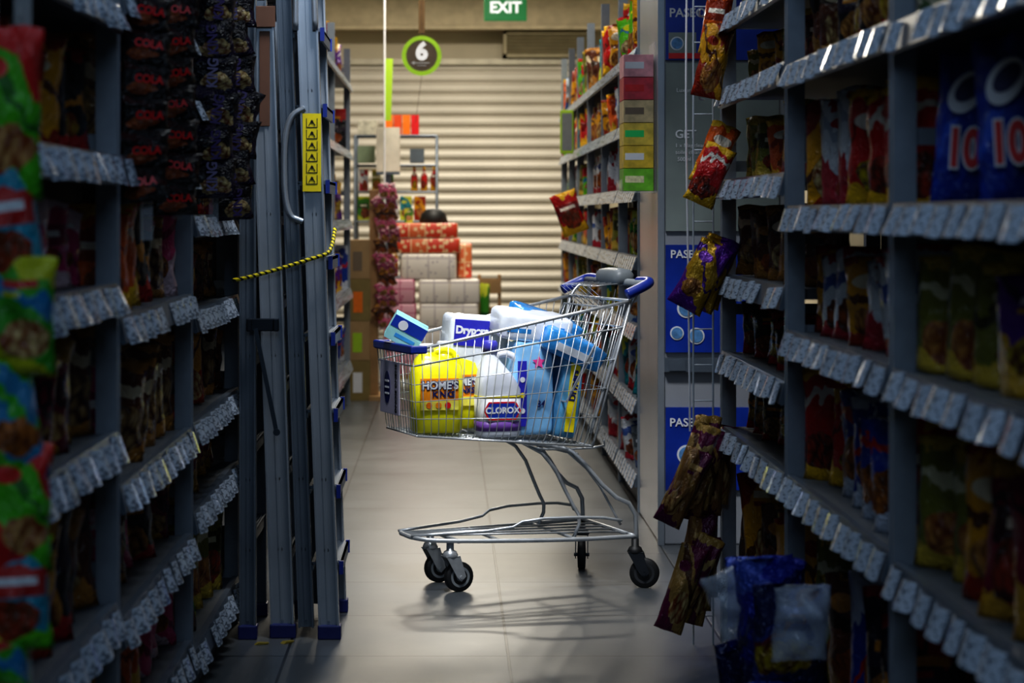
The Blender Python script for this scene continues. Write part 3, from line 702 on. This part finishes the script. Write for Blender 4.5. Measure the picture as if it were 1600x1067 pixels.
mb.tube(chaikin([(-.015,0,.255),(.03,0,.268),(.072,0,.24),(.075,0,.18),(.058,0,.145)],3),.012,10)
add('bottle_body',mb.mesh('bb',True),M_bl,e)
add('screw_cap',MB().lathe([(.001,0),(.026,0),(.026,.03),(.02,.036),(.001,.036)],18,(-.026,0,.27)).mesh('cp',True),mat('cap_violet','4a48b8',.35),e)
l=MB(); l.loft([(.02,.0728,.0558,.65),(.13,.0728,.0558,.65)],32); l=add('wrap_label',l.mesh('wl',True),M_white,e)
l2_=MB(); l2_.loft([(.02,.0736,.0566,.65),(.05,.0736,.0566,.65)],32); add('label_band',l2_.mesh('wl',True),M_clp,l)
l2_=MB(); l2_.loft([(.125,.0736,.0566,.65),(.132,.0736,.0566,.65)],32); add('label_band',l2_.mesh('wl',True),mat('band_yellow','e8d838',.4),l)
yb=-.0595
add('label_badge',MB().add([(-.062,yb,.085),(-.045,yb,.056),(.045,yb,.056),(.062,yb,.085),(.045,yb,.114),(-.045,yb,.114)],[(0,1,2,3,4,5)]).mesh('bd'),M_red,l)
yb=-.0602
add('badge_center',MB().add([(-.056,yb,.085),(-.042,yb,.061),(.042,yb,.061),(.056,yb,.085),(.042,yb,.109),(-.042,yb,.109)],[(0,1,2,3,4,5)]).mesh('bd'),M_clb,l)
text(l,'CLOROX',.027,(0,-.0612,.086),M_white,bold=.04)
def pack(name,lab,u,v,w,size,yaw,m,rx=0,ry=0,e=.2,cat='diaper pack'):
    return add(name,softbox(*size,e,lump=.06),m,None,tuple(cw(u,v,w)),(rx,ry,yaw),label=lab,cat=cat,group=GC)
M_lb=mat('pale_blue_film','86bcf0',.2,0,.3,9,bump=.6); M_wf=mat('white_film','e2e8f4',.22,0,.15,10,bump=.7); M_bf=mat('sky_film','3a90e0',.18,0,.5,13,bump=.8); M_vf=mat('violet_film','3434b8',.28,0,.2,14,bump=.3)
o=pack('diaper_pack','light blue soft plastic diaper pack standing upright in the trolley',.285,.06,.49,(.13,.1,.3),Rz,M_lb)
add('printed_band',MB().box(-.06,-.03,-.0535,-.05,.03,.24).mesh('pb'),M_vf,o)
for i,c in enumerate((M_white,M_yel,M_white)): add('printed_dot',MB().lathe([(.001,0),(.009,0),(.009,.001),(.001,.001)],12,(-.045,-.0545,.08+.05*i),RXX).mesh('d'),c,o)
ps=MB(); ps.add([( .012+(.024 if i%2==0 else .011)*math.sin(i*math.pi/5),-.0535,.235+(.024 if i%2==0 else .011)*math.cos(i*math.pi/5)) for i in range(10)],[tuple(range(10))]); add('pink_star',ps.mesh('s'),mat('pink_p','f050a0',.4),o)
text(o,'34',.03,(.02,-.054,.1),M_navy); 
o=pack('wipes_pack','blue and yellow soft pack standing slightly tilted in the trolley',.185,.075,.48,(.07,.12,.27),Rz,mat('teal_film','5f9fc8',.3,0,.3,20,bump=.4),0,.12)
add('printed_band',MB().box(-.012,.02,-.0632,-.06,.02,.25).mesh('pb'),M_yel,o); text(o,'Drypers',.03,(.004,-.064,.17),M_navy,X=(0,0,1),Y=(-1,0,0),bold=.04)
o=pack('diaper_pack','violet and white diaper pack lying behind the bleach bottle',.43,-.09,.67,(.2,.11,.2),Rz,M_wf,0,.08)
add('violet_panel',MB().box(-.09,.03,-.0585,-.0545,.1,.185).mesh('vp'),M_vf,o); text(o,'Drypers',.034,(-.03,-.0595,.15),M_white,bold=.05)
o=pack('tissue_pack','white soft plastic tissue pack on top of the goods',.27,.02,.795,(.25,.16,.09),Rz-.1,M_wf,.15,.12,.3,'tissue pack')
add('blue_mark',MB().box(-.1,-.02,-.081,-.077,.03,.045).box(.02,.09,-.081,-.077,.03,.06).mesh('bm'),M_bf,o)
o=pack('tissue_pack','sky blue soft tissue pack lying tilted on the pile',.175,.1,.735,(.22,.12,.08),Rz,M_bf,.2,.42,.28,'tissue pack')
add('white_panel',MB().box(-.07,.06,-.063,-.0595,.02,.045).mesh('vp'),M_wf,o)
o=pack('tissue_pack','sky blue soft tissue pack at the rear of the pile',.20,-.06,.8,(.24,.13,.08),Rz,M_bf,.25,.3,.28,'tissue pack')
pack('tissue_pack','pale soft pack standing at the rear of the basket',.11+.07,-.08,.49,(.14,.15,.28),Rz,M_lb,0,.05,.25,'tissue pack')
pack('tissue_pack','grey white soft pack low at the rear of the basket',.33,-.08,.49,(.13,.16,.28),Rz,M_wf,0,0,.25,'tissue pack')
pack('towel_pack','white paper towel pack behind the detergent jugs',.40,-.05-.05,.49,(.1,.1,.165),Rz,M_wf,0,0,.25,'paper towel')
o=add('tissue_carton',carton(.115,.055,.085),mat('carton_aqua','9fdce0',.4,0,.12,20),None,tuple(cw(.70,-.02,.79)),(.25,.5,Rz-.25),label='small blue and white tissue carton tilted over the trolley front',cat='tissue carton',group=GC,bevel=.003)
add('blue_panel',MB().box(-.0575,.0575,-.0285,-.0275,.045,.084).mesh('bp'),M_clb,o)
d=MB(); d.lathe([(.001,0),(.016,0),(.016,.001),(.001,.001)],20,(-.02,-.0285,.062),RXX); add('round_emblem',d.mesh('re'),M_white,o)
add('text_line',MB().box(-.03,.04,-.0285,-.0275,.018,.03).mesh('tl'),M_bf,o)

# ---------------------------------------------------------------- far displays
G='cartons stacked at the aisle end'
z=0
for i,h in enumerate((.26,.25,.27,.25)):
    o=add('cardboard_carton',carton(.16,.35,h),M_card if i%2 else mat('card_b','8c7a4a',.7),None,(-.585+U(-.005,.005),14.3,z),label='brown cardboard carton stacked at the aisle end',cat='carton',group=G,bevel=.004)
    add('tape_strip',MB().box(-.03,.03,-.1762,-.175,h*.2,h*.7).mesh('t'),[M_white,M_lime,M_orange,M_brown][i],o); z+=h+.002
wp=empty('display_stand',(-.48,14.2,0),'pale wooden display post on a base beside the cartons','display stand')
add('base_board',MB().box(-.03,.16,-.1,.3,0,.03).mesh('b'),M_wood,wp); add('post',MB().box(-.03,.03,0,.05,.03,1.36).mesh('p'),M_wood,wp,bevel=.003)
PKM=packmat('pack_pink_small','d86a90','f0c8d0','8a2040','b04a60',91,layout=1); PKM2=packmat('pack_pink_b','a04868','f0b8c0','e8a0b0','70304a',92,layout=3)
for i in range(13):
    for dx in (0,.06):
        hang(BAGS[i%4],[PKM,PKM2,PM['brown']][(i+int(dx*100))%3],(-.41+dx+U(-.01,.01),14.14+dx*.5,1.30-i*.07),(0,U(-.8,.1),U(-.3,.3)),(.42,.5,.42),'small_packet','small pink packet hanging on the display stand','packet','pink packets on the display stand')
wr=empty('wire_rack',(-.36,15.75,0),'grey wire storage rack with assorted boxes','rack')
mb=MB()
for x in (-.3,.28):
    for y in (-.2,.2): mb.tube([(x,y,0),(x,y,1.76)],.01,8)
add('rack_posts',mb.mesh('rp',True),M_alud,wr)
for z in (.3,.75,1.15,1.36,1.55,1.76):
    mb=MB()
    mb.tube([(-.3,-.2,z),(.28,-.2,z),(.28,.2,z),(-.3,.2,z)],.006,6,True)
    for i in range(12): mb.tube([(-.3,-.2+i*.036,z),(.28,-.2+i*.036,z)],.002,4)
    add('wire_shelf',mb.mesh('ws'),M_alud,wr)
GK='assorted boxes on the wire rack'
def bx(w,d,h,m,loc,lab,cat='box',nm='product_box',g=GK): return add(nm,carton(w,d,h),m,None,loc,label=lab,cat=cat,group=g,bevel=.004)
for i in range(4): bx(.055,.15,.14,[M_orange,mat('or2','d84a18',.5),M_orange,M_red][i],(-.42+i*.062,15.62,1.7665),'orange product box standing on the wire rack top')
wb=bx(.165,.12,.31,mat('offwhite','d8d2c4',.5),(-.42,15.42,1.5),'tall off-white boxed item in front of the wire rack')
bx(.12,.15,.12,mat('sage','7a8a70',.5),(-.58,15.6,1.5665),'muted green box on the wire rack'); bx(.1,.15,.1,mat('slate','5a6670',.5),(-.22,15.62,1.5665),'slate grey box on the wire rack')
bx(.14,.15,.1,mat('cream_b','c4c0b0',.5,0,.3,30),(-.57,15.62,1.7665),'cream box on the wire rack top')
st2=empty('display_table',(-.42,15.42,0),'narrow grey pedestal holding a boxed item','stand'); add('pedestal',MB().box(-.08,.08,-.06,.06,0,.02).box(-.02,.02,-.02,.02,.02,1.48).box(-.08,.08,-.06,.06,1.48,1.499).mesh('pd'),M_alud,st2)
for i in range(3): prod('bottle','red',(-.24+i*.07,15.62,1.3685),0,.17,1,group='red bottles on the rack',label='red bottle standing on a wire rack shelf')
for i,c in enumerate(('green','lime','white','teal','gold')): prod('box',c,(-.6+i*.1,15.62,1.1585),0,.17,.8,group=GK,label=f'{c} carton on the wire rack')
for i,c in enumerate(('white','olive','green')): prod('box',c,(-.6+i*.09,15.62,1.3685),0,.15,.7,group=GK,label=f'{c} carton on the wire rack')
for i,c in enumerate(('brown','olive','gold','silver')): prod('jar',c,(-.6+i*.1,15.6,.7585),0,.2,1,group=GK,label=f'{c} jar on the wire rack')
pl=empty('pallet',(-.13,15.15,0),'low wooden pallet under the stacked paper packs','pallet')
mb=MB()
for x in (-.32,0,.29): mb.box(x,x+.05,-.25,.25,0,.08)
for i in range(5): mb.box(-.33,.35,-.25+i*.105,-.17+i*.105,.08,.1)
add('pallet_boards',mb.mesh('pl'),M_wood,pl)
def quilt(name,c1,c2,sc=14,c3=None,dot=.25):
    m=bpy.data.materials.new(name); m.use_nodes=True; nt=m.node_tree;N=nt.nodes;L=nt.links;p=N['Principled BSDF'];p.inputs['Roughness'].default_value=.3
    tc=N.new('ShaderNodeTexCoord'); b=N.new('ShaderNodeTexBrick'); b.offset=0; b.inputs['Scale'].default_value=sc; b.inputs['Color1'].default_value=lin(c1); b.inputs['Color2'].default_value=lin(c3 or c1); b.inputs['Mortar'].default_value=lin(c2); b.inputs['Mortar Size'].default_value=.04; b.inputs['Brick Width'].default_value=1; b.inputs['Row Height'].default_value=1
    mp=N.new('ShaderNodeMapping'); mp.inputs['Rotation'].default_value=(math.pi/2,0,0); L.new(tc.outputs['Object'],mp.inputs[0]); L.new(mp.outputs[0],b.inputs[0])
    v=N.new('ShaderNodeTexVoronoi'); v.inputs['Scale'].default_value=26; L.new(tc.outputs['Object'],v.inputs[0])
    x=N.new('ShaderNodeMix'); x.data_type='RGBA'; r=N.new('ShaderNodeMath'); r.operation='LESS_THAN'; r.inputs[1].default_value=dot; L.new(v.outputs['Distance'],r.inputs[0]); L.new(r.outputs[0],x.inputs[0]); L.new(b.outputs[0],x.inputs[6]); x.inputs[7].default_value=lin(c2)
    L.new(x.outputs[2],p.inputs['Base Color']); return m
M_q=quilt('quilt_white','f4eee6','d0c8c8',7); M_qr=quilt('quilt_red','e03a28','f8d0a0',9,'f08a50',.36); M_qp=quilt('quilt_pink','e0a8b8','c06080',10)
SP=softbox(.21,.4,.165,.12)
G3='toilet paper packs stacked on the pallet'
def tp(x,z,m,n,y=15.12,me=None): add('toilet_paper_pack',me or SP,m,None,(x,y,z),(0,0,U(-.04,.04)),label=f'{n} wrapped toilet paper pack on the stack',cat='toilet paper',group=G3,olink=True)
for k,z in enumerate((.101,.265,.429,.593)):
    for i in range(3): tp(-.33+i*.206+U(-.008,.008)+(.03 if k>1 and i else 0),z,M_qp if i==0 else M_q,'pink' if i==0 else 'white')
SW=softbox(.38,.38,.175,.12); tp(-.13,.757,M_q,'white',me=SW)
SR=softbox(.45,.36,.1,.1); tp(-.14,.936,M_qr,'red',me=SR); tp(-.16,1.04,M_qr,'red',me=SR); tp(.11,.76,M_qr,'red',me=softbox(.1,.34,.24,.12),y=15.3)
add('black_tub',MB().lathe([(.001,.0),(.095,.0),(.1,.006),(.085,.06),(.05,.095),(.001,.1)],28).mesh('tub',True),M_black,None,(-.1,15.1,1.142),label='black domed plastic tub upside down on the stacked packs',cat='tub')
prod('box','green',(-.27,15.1,1.142),0,.1,1,label='green carton lying on the stacked packs')
cr=empty('wooden_crate',(.27,15.35,0),'slatted wooden crate stood beside the paper packs','crate')
mb=MB()
for z in (.05,.25,.45,.65): mb.box(-.06,.1,-.1,-.085,z,z+.1); mb.box(-.06,.1,.085,.1,z,z+.1)
for x in (-.06,.08): mb.box(x,x+.02,-.085,.085,0,.78)
add('crate_slats',mb.mesh('cr'),M_wood,cr)
hang(BAGS[1],PM['green'],(.255,15.18,0),(0,0,0),(.42,1,3),'green_bag','tall green packet standing beside the paper packs','bag',None)
# signs
sg=empty('aisle_number_sign',(-.168,14.0,2.087),'round green ringed aisle sign with white number six','sign')
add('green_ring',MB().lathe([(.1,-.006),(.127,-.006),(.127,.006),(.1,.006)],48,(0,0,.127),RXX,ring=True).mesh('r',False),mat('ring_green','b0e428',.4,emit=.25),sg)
add('sign_disc',MB().lathe([(.001,-.004),(.101,-.004),(.101,.004),(.001,.004)],40,(0,0,.127),RXX).mesh('d',False),M_brown,sg)
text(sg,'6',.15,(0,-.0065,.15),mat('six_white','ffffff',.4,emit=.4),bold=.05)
add('arrow_mark',MB().box(-.05,.05,-.006,-.004,.078,.084).box(-.03,.03,-.006,-.004,.062,.066).add([(-.068,-.005,.081),(-.045,-.005,.093),(-.045,-.005,.069)],[(0,1,2)]).mesh('a'),M_white,sg)
add('hanging_cord',MB().tube([(0,0,.25),(0,0,1.313)],.003,6).tube([(0,0,.0),(-.04,0,-.3)],.0015,5).mesh('c'),M_brown,sg)
add('hanging_tag',MB().box(-.02,.02,-.002,.002,.27,.5).mesh('c'),M_wood,sg)
ex=empty('exit_sign',(.445,17,2.7),'green illuminated exit sign with white letters hanging from the ceiling','exit sign')
add('sign_box',MB().box(-.165,.165,-.03,.03,0,.2).mesh('x'),M_green,ex,bevel=.006)
add('hanger_rod',MB().tube([(-.1,0,.2),(-.1,0,.7)],.006,6).tube([(.1,0,.2),(.1,0,.7)],.006,6).mesh('h'),M_grey,ex)
text(ex,'EXIT',.12,(0,-.032,.1),mat('exit_white','ffffff',.4,emit=.8),bold=.03)
po=empty('flag_pole_sign',(-.44,15.2,0),'thin white pole carrying a narrow lime green flag','sign')
add('pole',MB().tube([(0,0,.02),(0,0,3.39)],.006,8).lathe([(.001,0),(.05,0),(.05,.02),(.001,.02)],16).mesh('p'),M_white,po)
add('flag',MB().box(-.06,-.01,-.003,.003,1.85,2.28,M=Matrix.Rotation(.03,4,'Y')).mesh('f'),M_lime,po)

# ---------------------------------------------------------------- lights
def area(loc,sx,sy,E,col,rot=(0,0,0),fixture=True,spread=180):
    l=bpy.data.lights.new('lamp','AREA'); l.shape='RECTANGLE'; l.size=sx; l.size_y=sy; l.energy=E; l.color=col; l.spread=math.radians(spread)
    o=bpy.data.objects.new('ceiling_and_fill_light',l); C.objects.link(o); o.location=loc; o.rotation_euler=rot
    if fixture:
        f=empty('ceiling_light',(loc[0],loc[1],loc[2]+.02),'white fluorescent ceiling light fixture above the aisle','ceiling light',group='ceiling light fixtures')
        add('light_housing',MB().box(-sx/2-.03,sx/2+.03,-sy/2-.03,sy/2+.03,0,3.399-loc[2]-.02).mesh('lh'),M_white,f)
    return o
warm=(1,.92,.78); neu=(.97,.98,1); cool=(.55,.75,1)
area((.1,17.6,3.2),1.6,.5,125,warm); area((0,14.5,3.25),.5,1.5,62,warm); area((0.05,11.2,3.25),.5,1.4,38,warm)
area((.1,8.4,3.2),.8,1.0,19,neu)
area((.05,5.5,3.2),.8,.8,11,(.85,.93,1))
area((.05,5.75,3.1),.6,.4,10,neu,(math.radians(30),0,0),False,60)  # added narrow spot without a fixture, aimed to brighten the trolley goods
area((0,3.4,3.2),.6,1.2,7,cool)
area((0,.2,2.7),1.6,1.0,20,cool,(math.radians(62),0,0),False)  # added cool frontal fill above the camera, not a ceiling fixture
w=bpy.data.worlds.new('w'); SC.world=w; w.use_nodes=True
w.node_tree.nodes['Background'].inputs[0].default_value=(.3,.45,.8,1); w.node_tree.nodes['Background'].inputs[1].default_value=.05
try:
    SC.view_settings.view_transform='Standard'
    SC.view_settings.look='Medium High Contrast'
except Exception: pass

# ---------------------------------------------------------------- camera
cd=bpy.data.cameras.new('camera'); cam=bpy.data.objects.new('camera',cd); C.objects.link(cam)
cam.location=(0,0,1.2); cam.rotation_euler=(math.pi/2,0,0)
cd.sensor_width=36; cd.lens=3425/1600*36; cd.shift_x=.0625; cd.shift_y=-.124
cd.dof.use_dof=True; cd.dof.focus_distance=6.9; cd.dof.aperture_fstop=4.5
SC.camera=cam
